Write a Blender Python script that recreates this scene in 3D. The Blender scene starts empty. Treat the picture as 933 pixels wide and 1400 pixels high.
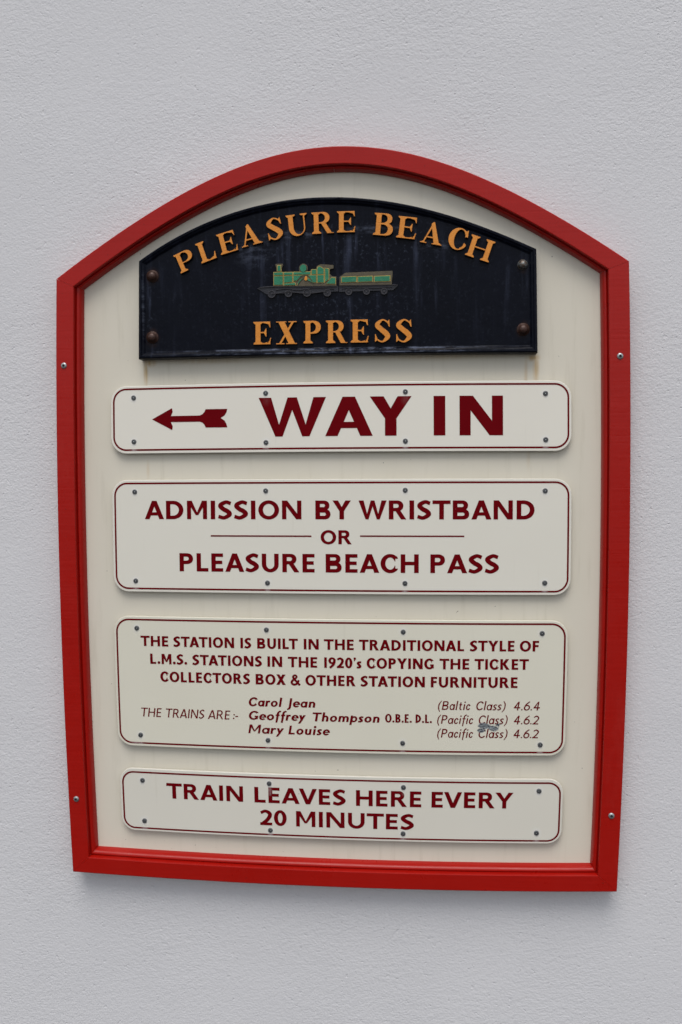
import bpy, math, random
from mathutils import Matrix, Vector
from mathutils.geometry import delaunay_2d_cdt

random.seed(7)
SC = bpy.context.scene
COL = SC.collection
R = math.radians

# ------------------------------------------------------------------ camera, sky, sun, exposure
cam_data = bpy.data.cameras.new("camera")
cam_data.sensor_fit = 'VERTICAL'
cam_data.sensor_height = 24.0
cam_data.sensor_width = 16.0
cam_data.lens = 21.23
cam_data.clip_start = 0.01
cam_data.clip_end = 500.0
cam = bpy.data.objects.new("camera", cam_data)
COL.objects.link(cam)
_p, _y, _r = -0.0518145, 0.0931566, 0.00480719
cp, sp, cy, sy, cr, sr = math.cos(_p), math.sin(_p), math.cos(_y), math.sin(_y), math.cos(_r), math.sin(_r)
_Rx = Matrix(((1, 0, 0), (0, cp, -sp), (0, sp, cp)))
_Ry = Matrix(((cy, 0, sy), (0, 1, 0), (-sy, 0, cy)))
_Rz = Matrix(((cr, -sr, 0), (sr, cr, 0), (0, 0, 1)))
_M = _Rz @ _Rx @ _Ry
right, up, fwd = [Vector((r[0], r[2], r[1])) for r in _M]
rot = Matrix((right, up, -fwd)).transposed()
cam.matrix_world = Matrix.Translation((0.1235, -1.25, 1.5)) @ rot.to_4x4()
SC.camera = cam

SUN_EL, SUN_AZ = 62.0, 6.0            # an overcast sky, brightest high in front of the wall
world = bpy.data.worlds.new("World")
SC.world = world
world.use_nodes = True
wn = world.node_tree
for n in list(wn.nodes):
    wn.nodes.remove(n)
w_out = wn.nodes.new('ShaderNodeOutputWorld')
w_bg = wn.nodes.new('ShaderNodeBackground')
w_sky = wn.nodes.new('ShaderNodeTexSky')
w_sky.sky_type = 'NISHITA'
w_sky.sun_disc = False
w_sky.sun_elevation = R(SUN_EL)
w_sky.sun_rotation = R(180 - SUN_AZ)
w_sky.air_density = 1.0
w_sky.dust_density = 2.0
w_sky.ozone_density = 1.0
w_hs = wn.nodes.new('ShaderNodeHueSaturation')
w_hs.inputs['Saturation'].default_value = 0.35
wn.links.new(w_sky.outputs[0], w_hs.inputs['Color'])
wn.links.new(w_hs.outputs[0], w_bg.inputs[0])
w_bg.inputs[1].default_value = 0.125
wn.links.new(w_bg.outputs[0], w_out.inputs[0])

sun_data = bpy.data.lights.new("sun", 'SUN')
sun_data.energy = 1.35
sun_data.angle = R(34)
sun_data.color = (1.0, 0.965, 0.925)
sun = bpy.data.objects.new("sun", sun_data)
COL.objects.link(sun)
_az = R(SUN_AZ)
to_sun = Vector((-math.sin(_az) * math.cos(R(SUN_EL)), -math.cos(_az) * math.cos(R(SUN_EL)), math.sin(R(SUN_EL))))
sun.rotation_euler = to_sun.to_track_quat('Z', 'Y').to_euler()
sun.location = (0, -3, 5)

SC.view_settings.view_transform = 'Standard'
SC.view_settings.look = 'None'
SC.view_settings.gamma = 1.0
SC.view_settings.exposure = 0.30
SC.cycles.max_bounces = 6

# ------------------------------------------------------------------ coordinates
# Plan measurements are millimetres on the sign; the whole board is bowed a little outwards on
# all four sides, like the one in the photograph, by the smooth deformation below.
BX = [1e-05, 0, -0.00012, 1e-05, 0.00033, 6e-05, 0.9999, -0.00026, -0.11985, -0.00294, 0.03171, -0.00033,
      0.00125, -0.0053, -0.00134, -0.11985, -0.00277, 0.06445, -0.00597, -0.00137, 0.0335]
BZ = [1e-05, 0.99986, -0.00029, -0.11998, -0.00296, 0.03254, -1e-05, -0.0004, 0.00129, -0.00542, -0.00144,
      -0.00012, -0.11896, -0.00239, 0.06298, 4e-05, -0.00538, -0.00144, 0.00038, 0.0307, 0.0]
IJ = [(i, j) for i in range(6) for j in range(6 - i)]


def bow(x, z):
    u, w = (x + 116.8) / 1000, (z + 65.1) / 1000
    m = [u ** i * w ** j for i, j in IJ]
    return (-116.8 + 1000 * sum(a * b for a, b in zip(BX, m)),
            -65.1 + 1000 * sum(a * b for a, b in zip(BZ, m)))


def W(x, y, z):
    """mm on the sign (y = metres of depth, towards the wall positive) -> world metres"""
    a, b = bow(x, z)
    return (a / 1000 + 0.1235, y, b / 1000 + 1.5)


def link(name, verts, faces, mat, parent=None, smooth=False, mats=None, fmat=None, label=None):
    me = bpy.data.meshes.new(name)
    me.from_pydata(verts, [], faces)
    for m in (mats or [mat]):
        me.materials.append(m)
    if fmat:
        me.polygons.foreach_set("material_index", fmat)
    if smooth:
        me.polygons.foreach_set("use_smooth", [True] * len(me.polygons))
    me.validate()
    me.update()
    o = bpy.data.objects.new(name, me)
    COL.objects.link(o)
    if parent:
        o.parent = parent
    if label:
        o["label"] = label
    return o


# ------------------------------------------------------------------ materials
class NT:
    def __init__(self, name, rough=0.5, spec=0.5, metal=0.0, coat=0.0, coat_rough=0.1):
        self.m = bpy.data.materials.new(name)
        self.m.use_nodes = True
        self.t = self.m.node_tree
        self.b = self.t.nodes['Principled BSDF']
        self.b.inputs['Roughness'].default_value = rough
        self.b.inputs['Specular IOR Level'].default_value = spec
        self.b.inputs['Metallic'].default_value = metal
        self.b.inputs['Coat Weight'].default_value = coat
        self.b.inputs['Coat Roughness'].default_value = coat_rough
        self.geo = self.t.nodes.new('ShaderNodeNewGeometry')

    def put(self, sock, v):
        if isinstance(v, bpy.types.NodeSocket):
            self.t.links.new(v, sock)
        elif isinstance(v, (tuple, list)) and len(v) == 3 and sock.type == 'RGBA':
            sock.default_value = (*v, 1)
        else:
            sock.default_value = v

    def math(self, op, a, b=None, c=None, clamp=False):
        n = self.t.nodes.new('ShaderNodeMath')
        n.operation = op
        n.use_clamp = clamp
        for i, v in enumerate((a, b, c)):
            if v is not None:
                self.put(n.inputs[i], v)
        return n.outputs[0]

    def pos(self, sx=1, sy=1, sz=1, rot=(0, 0, 0)):
        n = self.t.nodes.new('ShaderNodeMapping')
        n.inputs['Scale'].default_value = (sx, sy, sz)
        n.inputs['Rotation'].default_value = rot
        self.t.links.new(self.geo.outputs['Position'], n.inputs['Vector'])
        return n.outputs[0]

    def noise(self, vec, scale, detail=3, rough=0.5, dist=0.0):
        n = self.t.nodes.new('ShaderNodeTexNoise')
        self.put(n.inputs['Vector'], vec)
        n.inputs['Scale'].default_value = scale
        n.inputs['Detail'].default_value = detail
        n.inputs['Roughness'].default_value = rough
        n.inputs['Distortion'].default_value = dist
        return n.outputs[0]

    def ramp(self, v, lo, hi, a=0.0, b=1.0):
        n = self.t.nodes.new('ShaderNodeMapRange')
        n.interpolation_type = 'SMOOTHSTEP'
        self.put(n.inputs['Value'], v)
        for k, x in zip(('From Min', 'From Max', 'To Min', 'To Max'), (lo, hi, a, b)):
            n.inputs[k].default_value = x
        return n.outputs[0]

    def mix(self, f, a, b):
        n = self.t.nodes.new('ShaderNodeMix')
        n.data_type = 'RGBA'
        self.put(n.inputs[0], f)
        self.put(n.inputs[6], a)
        self.put(n.inputs[7], b)
        return n.outputs[2]

    def bump(self, h, dist, strength=1.0):
        n = self.t.nodes.new('ShaderNodeBump')
        n.inputs['Distance'].default_value = dist
        n.inputs['Strength'].default_value = strength
        self.put(n.inputs['Height'], h)
        prev = getattr(self, 'nrm', None)
        if prev is not None:
            self.put(n.inputs['Normal'], prev)
        self.nrm = n.outputs[0]
        self.t.links.new(n.outputs[0], self.b.inputs['Normal'])

    def spots(self, lst):
        """sum of soft ellipses at sign positions (mm): (x, z, rx, rz, strength)"""
        if not hasattr(self, 'sep'):
            self.sep = self.t.nodes.new('ShaderNodeSeparateXYZ')
            self.t.links.new(self.geo.outputs['Position'], self.sep.inputs[0])
        tot = None
        for x, z, rx, rz, s in lst:
            wx, _, wz = W(x, 0, z)
            dx = self.math('DIVIDE', self.math('SUBTRACT', self.sep.outputs[0], wx), rx / 1000)
            dz = self.math('DIVIDE', self.math('SUBTRACT', self.sep.outputs[2], wz), rz / 1000)
            d = self.math('SQRT', self.math('ADD', self.math('MULTIPLY', dx, dx), self.math('MULTIPLY', dz, dz)))
            v = self.ramp(d, 1.0, 0.0, 0.0, s)
            tot = v if tot is None else self.math('MAXIMUM', tot, v)
        return tot

    def color(self, c):
        self.put(self.b.inputs['Base Color'], c)

    def rough(self, v):
        self.put(self.b.inputs['Roughness'], v)


def mat_wall():
    n = NT('render_wall', 0.85, 0.2)
    p = n.pos()
    tone = n.noise(p, 3.0, 3)
    fine = n.noise(p, 260, 2)
    n.color(n.mix(n.math('ADD', n.math('MULTIPLY', tone, .7), n.math('MULTIPLY', fine, .3)),
                  (0.60, 0.597, 0.612), (0.685, 0.68, 0.692)))
    squash = n.pos(1.0, 1.0, 1.3, (0, 0.25, 0))
    a = n.noise(squash, 270, 3, 0.5, 0.15)
    b = n.noise(squash, 120, 2, 0.5, 0.0)
    c = n.noise(p, 9, 2, 0.5)
    pits = n.ramp(n.noise(p, 150, 1, 0.5), 0.30, 0.22)
    h = n.math('ADD', n.math('MULTIPLY', a, 0.55), n.math('MULTIPLY', b, 0.45))
    h = n.math('ADD', h, n.math('MULTIPLY', c, 1.2))
    h = n.math('SUBTRACT', h, n.math('MULTIPLY', pits, 0.35))
    n.bump(n.math('MULTIPLY', h, n.ramp(n.noise(p, 4, 2), .3, .7, .6, 1.1)), 0.0030, 0.48)
    return n.m


def mat_red(name='red_gloss_paint'):
    n = NT(name, 0.27, 0.24)
    p = n.pos()
    g = n.noise(n.pos(6, 40, 220, (0, 0.05, 0)), 1.0, 4, 0.55)
    t = n.noise(p, 9, 3)
    n.color(n.mix(n.math('ADD', n.math('MULTIPLY', t, .6), n.math('MULTIPLY', g, .4)),
                  (0.30, 0.0040, 0.0016), (0.39, 0.0080, 0.0042)))
    chips = n.ramp(n.noise(p, 210, 2, .6), 0.255, 0.235, 0, .8)
    fade = n.ramp(n.noise(n.pos(14, 30, 5), 1.0, 5, .65), 0.56, 0.80, 0, .28)
    base = n.b.inputs['Base Color'].links[0].from_socket
    c = n.mix(fade, base, (0.42, 0.045, 0.035))
    n.color(n.mix(chips, c, (0.10, 0.012, 0.008)))
    n.rough(n.math('ADD', 0.16, n.math('MULTIPLY', n.noise(p, 35, 4), 0.3)))
    n.bump(n.noise(n.pos(8, 60, 260, (0, 0.05, 0)), 1.0, 4, 0.6), 0.0004, 0.55)
    n.bump(n.noise(p, 60, 3), 0.0006, 0.4)
    return n.m


def mat_board():
    n = NT('cream_board_paint', 0.42, 0.3)
    p = n.pos()
    t = n.noise(n.pos(5, 5, 1.2), 2.0, 4)
    c = n.mix(t, (0.655, 0.61, 0.50), (0.71, 0.67, 0.575))
    # rust runs from the iron plate and faint drips
    st = n.spots([(-397.5, 135, 5, 30, .9), (-392, 148, 14, 8, .8), (153, 134, 6, 32, .8), (150, 147, 12, 7, 1.0),
                  (-397, 105, 4, 45, .4), (139, 125, 4, 40, .4), (-300, 149, 90, 7, .35), (20, 149, 120, 7, .35),
                  (-120, 149, 80, 6, .3), (142, 10, 4, 25, .25), (-395, -5, 4, 20, .25)])
    stn = n.math('MULTIPLY', st, n.ramp(n.noise(n.pos(220, 1, 14), 1.0, 3), 0.25, 0.65, 0.35, 1.0))
    c = n.mix(stn, c, (0.50, 0.31, 0.09))
    dirt = n.ramp(n.noise(n.pos(70, 1, 6), 1.0, 5, .6), 0.52, 0.80, 0, 0.30)
    c = n.mix(dirt, c, (0.42, 0.38, 0.28))
    specks = n.ramp(n.noise(p, 170, 1), 0.19, 0.17, 0, 0.7)
    c = n.mix(specks, c, (0.12, 0.10, 0.08))
    n.color(c)
    n.bump(n.noise(p, 25, 3), 0.0006, 0.35)
    return n.m


SCUFF = [(84, -366.5, 15, 8, 1.0), (80, -373, 10, 6, 0.9), (97, -370, 14, 8, 0.8), (103, -365, 7, 5, .7)]


def scuff(n):
    s = n.spots(SCUFF)
    ns = n.noise(n.pos(210, 1, 480, (0, 0.5, 0)), 1.0, 5, 0.75, 1.5)
    return n.ramp(n.math('ADD', n.math('MULTIPLY', s, 0.9), n.math('MULTIPLY', ns, 1.2)), 0.90, 1.04, 0, 0.95)


def mat_panel(name, lo, hi, washers, scuffed=False):
    n = NT(name, 0.3, 0.5)
    p = n.pos()
    c = n.mix(n.noise(n.pos(3, 3, 2), 2.2, 3), lo, hi)
    ring = n.spots([(x, z, 9, 10, 0.75) for x, z in washers])
    c = n.mix(n.math('MULTIPLY', ring, n.noise(p, 160, 2)), c, (0.80, 0.81, 0.83))
    c = n.mix(n.ramp(n.noise(n.pos(140, 1, 10), 1.0, 3), 0.62, 0.85, 0, 0.13), c, (0.42, 0.38, 0.28))
    c = n.mix(n.ramp(n.noise(p, 210, 1), 0.19, 0.17, 0, 0.6), c, (0.15, 0.13, 0.11))
    if scuffed:
        c = n.mix(scuff(n), c, n.mix(n.ramp(n.noise(n.pos(300, 1, 700, (0, 0.5, 0)), 1.0, 3), .4, .6), (0.008, 0.016, 0.03), (0.26, 0.29, 0.31)))
    n.color(c)
    n.rough(n.math('ADD', 0.24, n.math('MULTIPLY', n.noise(p, 12, 3), 0.2)))
    n.bump(n.noise(p, 9, 2), 0.0012, 0.3)
    n.bump(n.noise(p, 450, 2), 0.00008, 0.3)
    return n.m


def mat_print(name, worn, scuffed=False):
    n = NT(name, 0.35, 0.03)
    p = n.pos()
    c = n.mix(n.noise(p, 30, 3), (0.118, 0.0009, 0.0030), (0.150, 0.0022, 0.0052))
    if worn:
        wv = n.spots(worn)
        c = n.mix(n.math('MULTIPLY', wv, n.ramp(n.noise(n.pos(300, 1, 120), 1.0, 3), 0.3, 0.7, 0.35, 1.0)), c, (0.55, 0.50, 0.50))
    c = n.mix(n.ramp(n.noise(p, 240, 2), 0.24, 0.20, 0, 0.5), c, (0.45, 0.35, 0.32))
    if scuffed:
        c = n.mix(scuff(n), c, n.mix(n.ramp(n.noise(n.pos(300, 1, 700, (0, 0.5, 0)), 1.0, 3), .4, .6), (0.008, 0.016, 0.03), (0.26, 0.29, 0.31)))
    n.color(c)
    return n.m


def mat_iron():
    n = NT('black_navy_gloss_paint', 0.3, 0.085)
    p = n.pos()
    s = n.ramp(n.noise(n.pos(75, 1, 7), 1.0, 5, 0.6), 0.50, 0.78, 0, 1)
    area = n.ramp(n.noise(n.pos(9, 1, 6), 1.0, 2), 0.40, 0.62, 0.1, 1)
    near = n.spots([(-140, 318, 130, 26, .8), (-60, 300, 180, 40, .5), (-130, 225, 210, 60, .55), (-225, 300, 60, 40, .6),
                    (-125, 158.5, 290, 4, 2.2), (-125, 153.5, 285, 2.5, 1.6), (-388, 230, 8, 60, .7)])  # bottom rim ellipses paint a gloss highlight in as paler streaks
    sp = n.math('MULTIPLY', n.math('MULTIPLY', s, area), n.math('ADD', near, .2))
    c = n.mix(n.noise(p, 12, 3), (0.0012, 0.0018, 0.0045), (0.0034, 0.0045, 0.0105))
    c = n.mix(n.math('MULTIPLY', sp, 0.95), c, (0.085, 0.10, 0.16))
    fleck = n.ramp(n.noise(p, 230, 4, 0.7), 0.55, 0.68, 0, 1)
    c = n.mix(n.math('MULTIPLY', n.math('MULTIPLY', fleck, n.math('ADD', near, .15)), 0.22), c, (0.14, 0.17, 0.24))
    glint_dust = n.spots([(-125, 160.2, 300, 2.6, 1.6), (-125, 154.8, 300, 1.8, 1.6), (-396, 230, 3, 70, .7), (-240, 300, 40, 26, .5),
                   (-60, 326, 60, 8, .8), (-180, 322, 60, 8, .8), (20, 302, 40, 12, .5)])  # gloss highlight painted pale along the rim, plus pale patches by the letters
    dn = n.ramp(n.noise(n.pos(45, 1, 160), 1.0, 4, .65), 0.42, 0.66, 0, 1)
    c = n.mix(n.math('MULTIPLY', n.math('MULTIPLY', glint_dust, dn), 0.7, clamp=True), c, (0.13, 0.15, 0.21))
    rust = n.spots([(-383, 270, 13, 15, .6), (-383, 182, 13, 17, .6), (134, 184, 12, 15, .6), (134, 270, 9, 14, .35)])
    c = n.mix(n.math('MULTIPLY', rust, n.ramp(n.noise(p, 130, 4, .6), .35, .6)), c, (0.07, 0.032, 0.018))
    n.color(c)
    n.rough(n.math('ADD', 0.16, n.math('MULTIPLY', n.noise(p, 45, 4), 0.3)))
    n.bump(n.noise(p, 55, 3, 0.5), 0.0014, 0.4)
    n.bump(n.noise(p, 380, 2, 0.6), 0.0003, 0.3)
    return n.m


def mat_cast(name, lo, hi, chip=(0.02, 0.02, 0.03), amount=0.35, rough=0.42):
    n = NT(name, rough, 0.4)
    p = n.pos()
    c = n.mix(n.noise(p, 120, 3), lo, hi)
    c = n.mix(n.ramp(n.noise(p, 330, 4, 0.65), 0.60, 0.70, 0, amount), c, chip)
    n.color(c)
    n.bump(n.noise(p, 260, 4, 0.6), 0.0007, 0.6)
    return n.m


def mat_metal(name, c, rough, metal=1.0, rust=None):
    n = NT(name, rough, 0.5, metal)
    p = n.pos()
    col = n.mix(n.noise(p, 400, 3), tuple(v * .7 for v in c), c)
    if rust:
        col = n.mix(n.ramp(n.noise(p, 220, 4, .6), .35, .6), col, rust)
        n.bump(n.noise(p, 500, 4, .6), 0.0008, 0.6)
    n.color(col)
    return n.m


RED = mat_red()
BOARD = mat_board()
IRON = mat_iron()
ORANGE = mat_cast('orange_gold_paint', (0.58, 0.19, 0.013), (0.76, 0.29, 0.034), (0.16, 0.06, 0.02), 0.4)
GREEN = mat_cast('emblem_green_paint', (0.007, 0.135, 0.065), (0.018, 0.21, 0.11), (0.25, 0.25, 0.08), 0.3)
GOLD = mat_cast('emblem_gold_line_paint', (0.38, 0.25, 0.045), (0.50, 0.38, 0.10), (0.04, 0.035, 0.03), 0.7)
DULL = mat_cast('emblem_weathered_metal_paint', (0.020, 0.019, 0.026), (0.055, 0.050, 0.055), (0.10, 0.085, 0.075), 0.4)
SOOT = mat_cast('emblem_dark_underframe_paint', (0.006, 0.007, 0.013), (0.020, 0.020, 0.028), (0.05, 0.045, 0.04), 0.35)
HEAD = mat_metal('dark_zinc', (0.13, 0.135, 0.14), 0.55, 0.35)
STEEL = mat_metal('bright_steel', (0.46, 0.48, 0.48), 0.38, 0.8)
SOCKET = mat_metal('socket_shadow_steel', (0.035, 0.035, 0.04), 0.6, 0.2)
RUST = mat_metal('rusted_bolt', (0.06, 0.032, 0.024), 0.42, 0.3, (0.055, 0.022, 0.014))
DOMEST = mat_metal('weathered_steel_bolt', (0.26, 0.29, 0.29), 0.42, 0.7, (0.12, 0.09, 0.07))

# ------------------------------------------------------------------ the wall
wm = mat_wall()
wall = link('wall', [(-6, 0.018, -0.3), (6, 0.018, -0.3), (6, 0.018, 5.0), (-6, 0.018, 5.0),
                     (-6, 0.25, -0.3), (6, 0.25, -0.3), (6, 0.25, 5.0), (-6, 0.25, 5.0)],
            [(0, 1, 2, 3), (5, 4, 7, 6), (3, 2, 6, 7), (0, 4, 5, 1), (0, 3, 7, 4), (1, 5, 6, 2)], wm)
wall["kind"] = "structure"
wall["label"] = "pale lilac grey wall with fine stippled render behind the sign"

g = NT('asphalt_ground', 0.9, 0.2)
g.color(g.mix(g.noise(g.pos(), 60, 4), (0.045, 0.045, 0.047), (0.085, 0.083, 0.08)))
g.bump(g.noise(g.pos(), 150, 3), 0.004, 0.6)
ground = link('ground', [(-60, -90, 0), (60, -90, 0), (60, 0.018, 0), (-60, 0.018, 0)], [(0, 1, 2, 3)], g.m)
ground["kind"] = "structure"
ground["label"] = "dark ground in front of the wall"

# ------------------------------------------------------------------ the sign
sign = bpy.data.objects.new("station_sign", None)
COL.objects.link(sign)
sign.location = (0, 0.018, 1.5 - 0.6108)
sign["label"] = "arch topped cream railway sign board in a red wooden frame on the stippled wall"
sign["category"] = "sign"
bpy.context.view_layer.update()


def under(o, parent):
    o.parent = parent
    o.matrix_parent_inverse = parent.matrix_world.inverted()
    return o


def part(name, verts, faces, mat, parent=None, **k):
    o = link(name, verts, faces, mat, **k)
    under(o, parent or sign)
    return o


NS, NA = 18, 60


def arch_outline(xl, xr, zb, f, offs, c):
    """closed outline: bottom left->right, right side up, arch right->left, left side down"""
    dl, dr, db, da = offs
    x0, x1, z0 = xl + dl, xr - dr, zb + db
    pts = []
    n = 400
    for i in range(n + 1):
        x = (xl - 60) + (xr - xl + 120) * i / n
        e = 0.5
        s = (f(x + e) - f(x - e)) / (2 * e)
        L = math.hypot(1, s)
        pts.append((x + s / L * da, f(x) - da / L))
    def at(x):
        for a, b in zip(pts, pts[1:]):
            if a[0] <= x <= b[0]:
                t = (x - a[0]) / (b[0] - a[0])
                return a[1] + (b[1] - a[1]) * t
        return pts[-1][1]
    zr, zl = at(x1), at(x0)
    out = [(x0 + (x1 - x0) * i / NS, z0) for i in range(NS)]
    out += [(x1, z0 + (zr - z0) * i / NS) for i in range(NS)]
    out += [(x1 + (x0 - x1) * i / NA, at(x1 + (x0 - x1) * i / NA)) for i in range(NA)]
    out += [(x0, zl + (z0 - zl) * i / NS) for i in range(NS)]
    return out


def f_frame(x):
    X = (x + 123.45) / 100
    return 444.49 - 13.368 * X ** 2 + 0.24537 * X ** 4 - 0.00406 * X ** 6 + 0.635 * X


def sweep(name, rings, i0, i1, mat, label=None, smooth=False):
    """rings: list of (outline, y); strip between indices i0..i1 of the outline"""
    n = len(rings[0][0])
    verts, faces = [], []
    cnt = i1 - i0 + 1
    for o, y in rings:
        for i in range(i0, i1 + 1):
            q = o[i % n]
            if i in (i0, i1):                       # hairline joint between neighbouring lengths of wood
                r = o[(i + (1 if i == i0 else -1)) % n]
                t = 0.14 / (math.hypot(r[0] - q[0], r[1] - q[1]) or 1)
                q = (q[0] + (r[0] - q[0]) * t, q[1] + (r[1] - q[1]) * t)
            verts.append(W(q[0], y, q[1]))
    for k in range(len(rings) - 1):
        for i in range(cnt - 1):
            a = k * cnt + i
            faces.append((a, a + 1, a + cnt + 1, a + cnt))
    ob = part(name, verts, faces, mat, smooth=smooth, label=label)
    return ob


FO = dict(xl=-526.6, xr=279.7, zb=-610.8, f=f_frame, c=-123.45)
F4 = (27.0, 29.0, 26.0, 25.8)        # width of the flat face: left, right, bottom, arch
B4 = (35.6, 37.0, 35.8, 31.6)        # to the visible edge of the board


def fo(*offs):
    return arch_outline(offs=offs, **FO)


def fmix(t):
    return tuple(a + (b - a) * t for a, b in zip(F4, B4))


def fadd(v):
    return tuple(a + v for a in F4)


face_rings = [(fo(0, 0, 0, 0), 0.0185), (fo(0, 0, 0, 0), -0.0102), (fo(.5, .5, .5, .5), -0.0114), (fo(1.6, 1.6, 1.6, 1.6), -0.012),
              (fo(*fadd(-1.2)), -0.012), (fo(*fadd(-.4)), -0.0117), (fo(*F4), -0.0108), (fo(*fadd(.3)), -0.0022), (fo(*fadd(.4)), 0.0095)]
bead_rings = [(fo(*fadd(.35)), -0.0030), (fo(*fmix(.10)), -0.0032), (fo(*fmix(.16)), -0.0041), (fo(*fmix(.30)), -0.0045), (fo(*fmix(.5)), -0.0038),
              (fo(*fmix(.7)), -0.0020), (fo(*fmix(.88)), 0.0015), (fo(*fmix(1.0)), 0.0065), (fo(*fmix(1.0)), 0.0090)]
iA, iB, iC = NS, 2 * NS, 2 * NS + NA
mid = iB + NA // 2
for nm, a, b, lb in (("frame_rail", 0, iA, "straight red bottom rail of the frame"),
                     ("frame_stile", iA, iB, "right hand red upright of the frame"),
                     ("frame_arch", iB, iC, "curved red top rail of the frame"),
                     ("frame_stile", iC, iC + NS, "left hand red upright of the frame")):
    sweep(nm, face_rings, a, b, RED, lb)
for a, b in ((0, iA), (iA, iB), (iB, mid), (mid, iC), (iC, iC + NS)):
    sweep("moulding", bead_rings, a, b, RED, smooth=True)

bo = fo(*[v - 3 for v in B4])
part('backboard', [W(x, 0.008, z) for x, z in bo], [tuple(range(len(bo)))], BOARD, label="smooth cream painted board inside the red frame")


# ------------------------------------------------------------------ screws
def lathe(name, prof, seg, mats, fm=None, hexring=()):
    verts, faces, mi = [], [], []
    for k, (r, y) in enumerate(prof):
        for i in range(seg):
            a = 2 * math.pi * i / seg
            rr = r
            if k in hexring:
                b = (a % (math.pi / 3)) - math.pi / 6
                rr = r * math.cos(math.pi / 6) / math.cos(b)
            verts.append((rr * math.cos(a) / 1000, y / 1000, rr * math.sin(a) / 1000))
    for k in range(len(prof) - 1):
        for i in range(seg):
            j = (i + 1) % seg
            faces.append((k * seg + i, k * seg + j, (k + 1) * seg + j, (k + 1) * seg + i))
            mi.append(fm[k] if fm else 0)
    faces.append(tuple((len(prof) - 1) * seg + i for i in range(seg)))
    mi.append(fm[-1] if fm else 0)
    me = bpy.data.meshes.new(name)
    me.from_pydata(verts, [], faces)
    for m in mats:
        me.materials.append(m)
    me.polygons.foreach_set("material_index", mi)
    me.polygons.foreach_set("use_smooth", [False] * len(me.polygons))
    me.update()
    return me


screw_me = lathe('screw', [(1.9, 8.2), (1.9, .1), (3.5, .1), (3.5, -.5), (3.2, -1.1), (2.7, -1.4), (2.0, -1.5), (1.9, -.3), (.95, -.3), (.9, -1.2), (.4, -1.25)], 24,
                 [HEAD, SOCKET, STEEL], [0, 0, 0, 0, 0, 0, 1, 1, 2, 2, 2], hexring=(6, 7))
fscrew_me = lathe('screw', [(4.2, 0.3), (4.2, -.3), (3.9, -1.0), (3.0, -1.6), (2.0, -1.9), (1.7, -.5), (.3, -.3)], 24,
                  [STEEL, SOCKET], [0, 0, 0, 0, 1, 1, 1], hexring=(4, 5))


def instance(name, me, x, y, z, parent, label=None):
    o = bpy.data.objects.new(name, me)
    COL.objects.link(o)
    o.location = W(x, y, z)
    o.rotation_euler = (random.uniform(-.05, .05), random.uniform(0, 6.28), random.uniform(-.05, .05))
    under(o, parent)
    if label:
        o["label"] = label
    return o


for x, z in ((-514, 145.9), (265.2, 147), (-514, -492.8), (265.8, -494)):
    instance('frame_screw', fscrew_me, x, -0.012, z, sign)


# ------------------------------------------------------------------ lettering: outlines drawn here, sans and serif
def ell(cx, cz, rx, rz, n=28, a0=0.0, a1=360.0, p=2.0):
    o = []
    m = n if abs(a1 - a0) >= 359.9 else n + 1
    for i in range(m):
        a = R(a0 + (a1 - a0) * i / n)
        c, s = math.cos(a), math.sin(a)
        o.append((cx + rx * math.copysign(abs(c) ** (2 / p), c), cz + rz * math.copysign(abs(s) ** (2 / p), s)))
    return o


def rect(a, b, c, d):
    return [(a, b), (c, b), (c, d), (a, d)]


def stroke(pts, n=8):
    """variable width stroke through (x, z, width) points, as convex quads"""
    P = [(2 * pts[0][0] - pts[1][0], 2 * pts[0][1] - pts[1][1], pts[0][2])] + list(pts) + \
        [(2 * pts[-1][0] - pts[-2][0], 2 * pts[-1][1] - pts[-2][1], pts[-1][2])]
    S = []
    for k in range(1, len(P) - 2):
        p0, p1, p2, p3 = P[k - 1:k + 3]
        for i in range(n):
            t = i / n
            S.append(tuple(0.5 * ((2 * b) + (-a + c) * t + (2 * a - 5 * b + 4 * c - d) * t * t + (-a + 3 * b - 3 * c + d) * t ** 3)
                           for a, b, c, d in zip(p0, p1, p2, p3)))
    S.append(P[-2])
    L, Rr = [], []
    for i in range(len(S)):
        a, b = S[max(0, i - 1)], S[min(len(S) - 1, i + 1)]
        dx, dz = b[0] - a[0], b[1] - a[1]
        l = math.hypot(dx, dz) or 1
        nx, nz = -dz / l * S[i][2] / 2, dx / l * S[i][2] / 2
        L.append((S[i][0] + nx, S[i][1] + nz))
        Rr.append((S[i][0] - nx, S[i][1] - nz))
    return [('+', [L[i], L[i + 1], Rr[i + 1], Rr[i]]) for i in range(len(S) - 1)]


def line(x0, z0, x1, z1, t):
    l = math.hypot(x1 - x0, z1 - z0)
    nx, nz = -(z1 - z0) / l * t / 2, (x1 - x0) / l * t / 2
    return ('+', [(x0 + nx, z0 + nz), (x1 + nx, z1 + nz), (x1 - nx, z1 - nz), (x0 - nx, z0 - nz)])


def bowl(x0, x1, z0, z1, v, h, n=18, p=2.15):
    """solid D from x0 to x1 with its hole"""
    def D(a, b, c, d):
        rz = (d - c) / 2
        rx = min(b - a, rz * 1.15)
        return [(a, c)] + ell(b - rx, (c + d) / 2, rx, rz, n, -90, 90, p) + [(a, d)]
    return [('+', D(x0, x1, z0, z1))], [('-', D(x0 + 0.001, x1 - v, z0 + h, z1 - h))]


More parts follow.
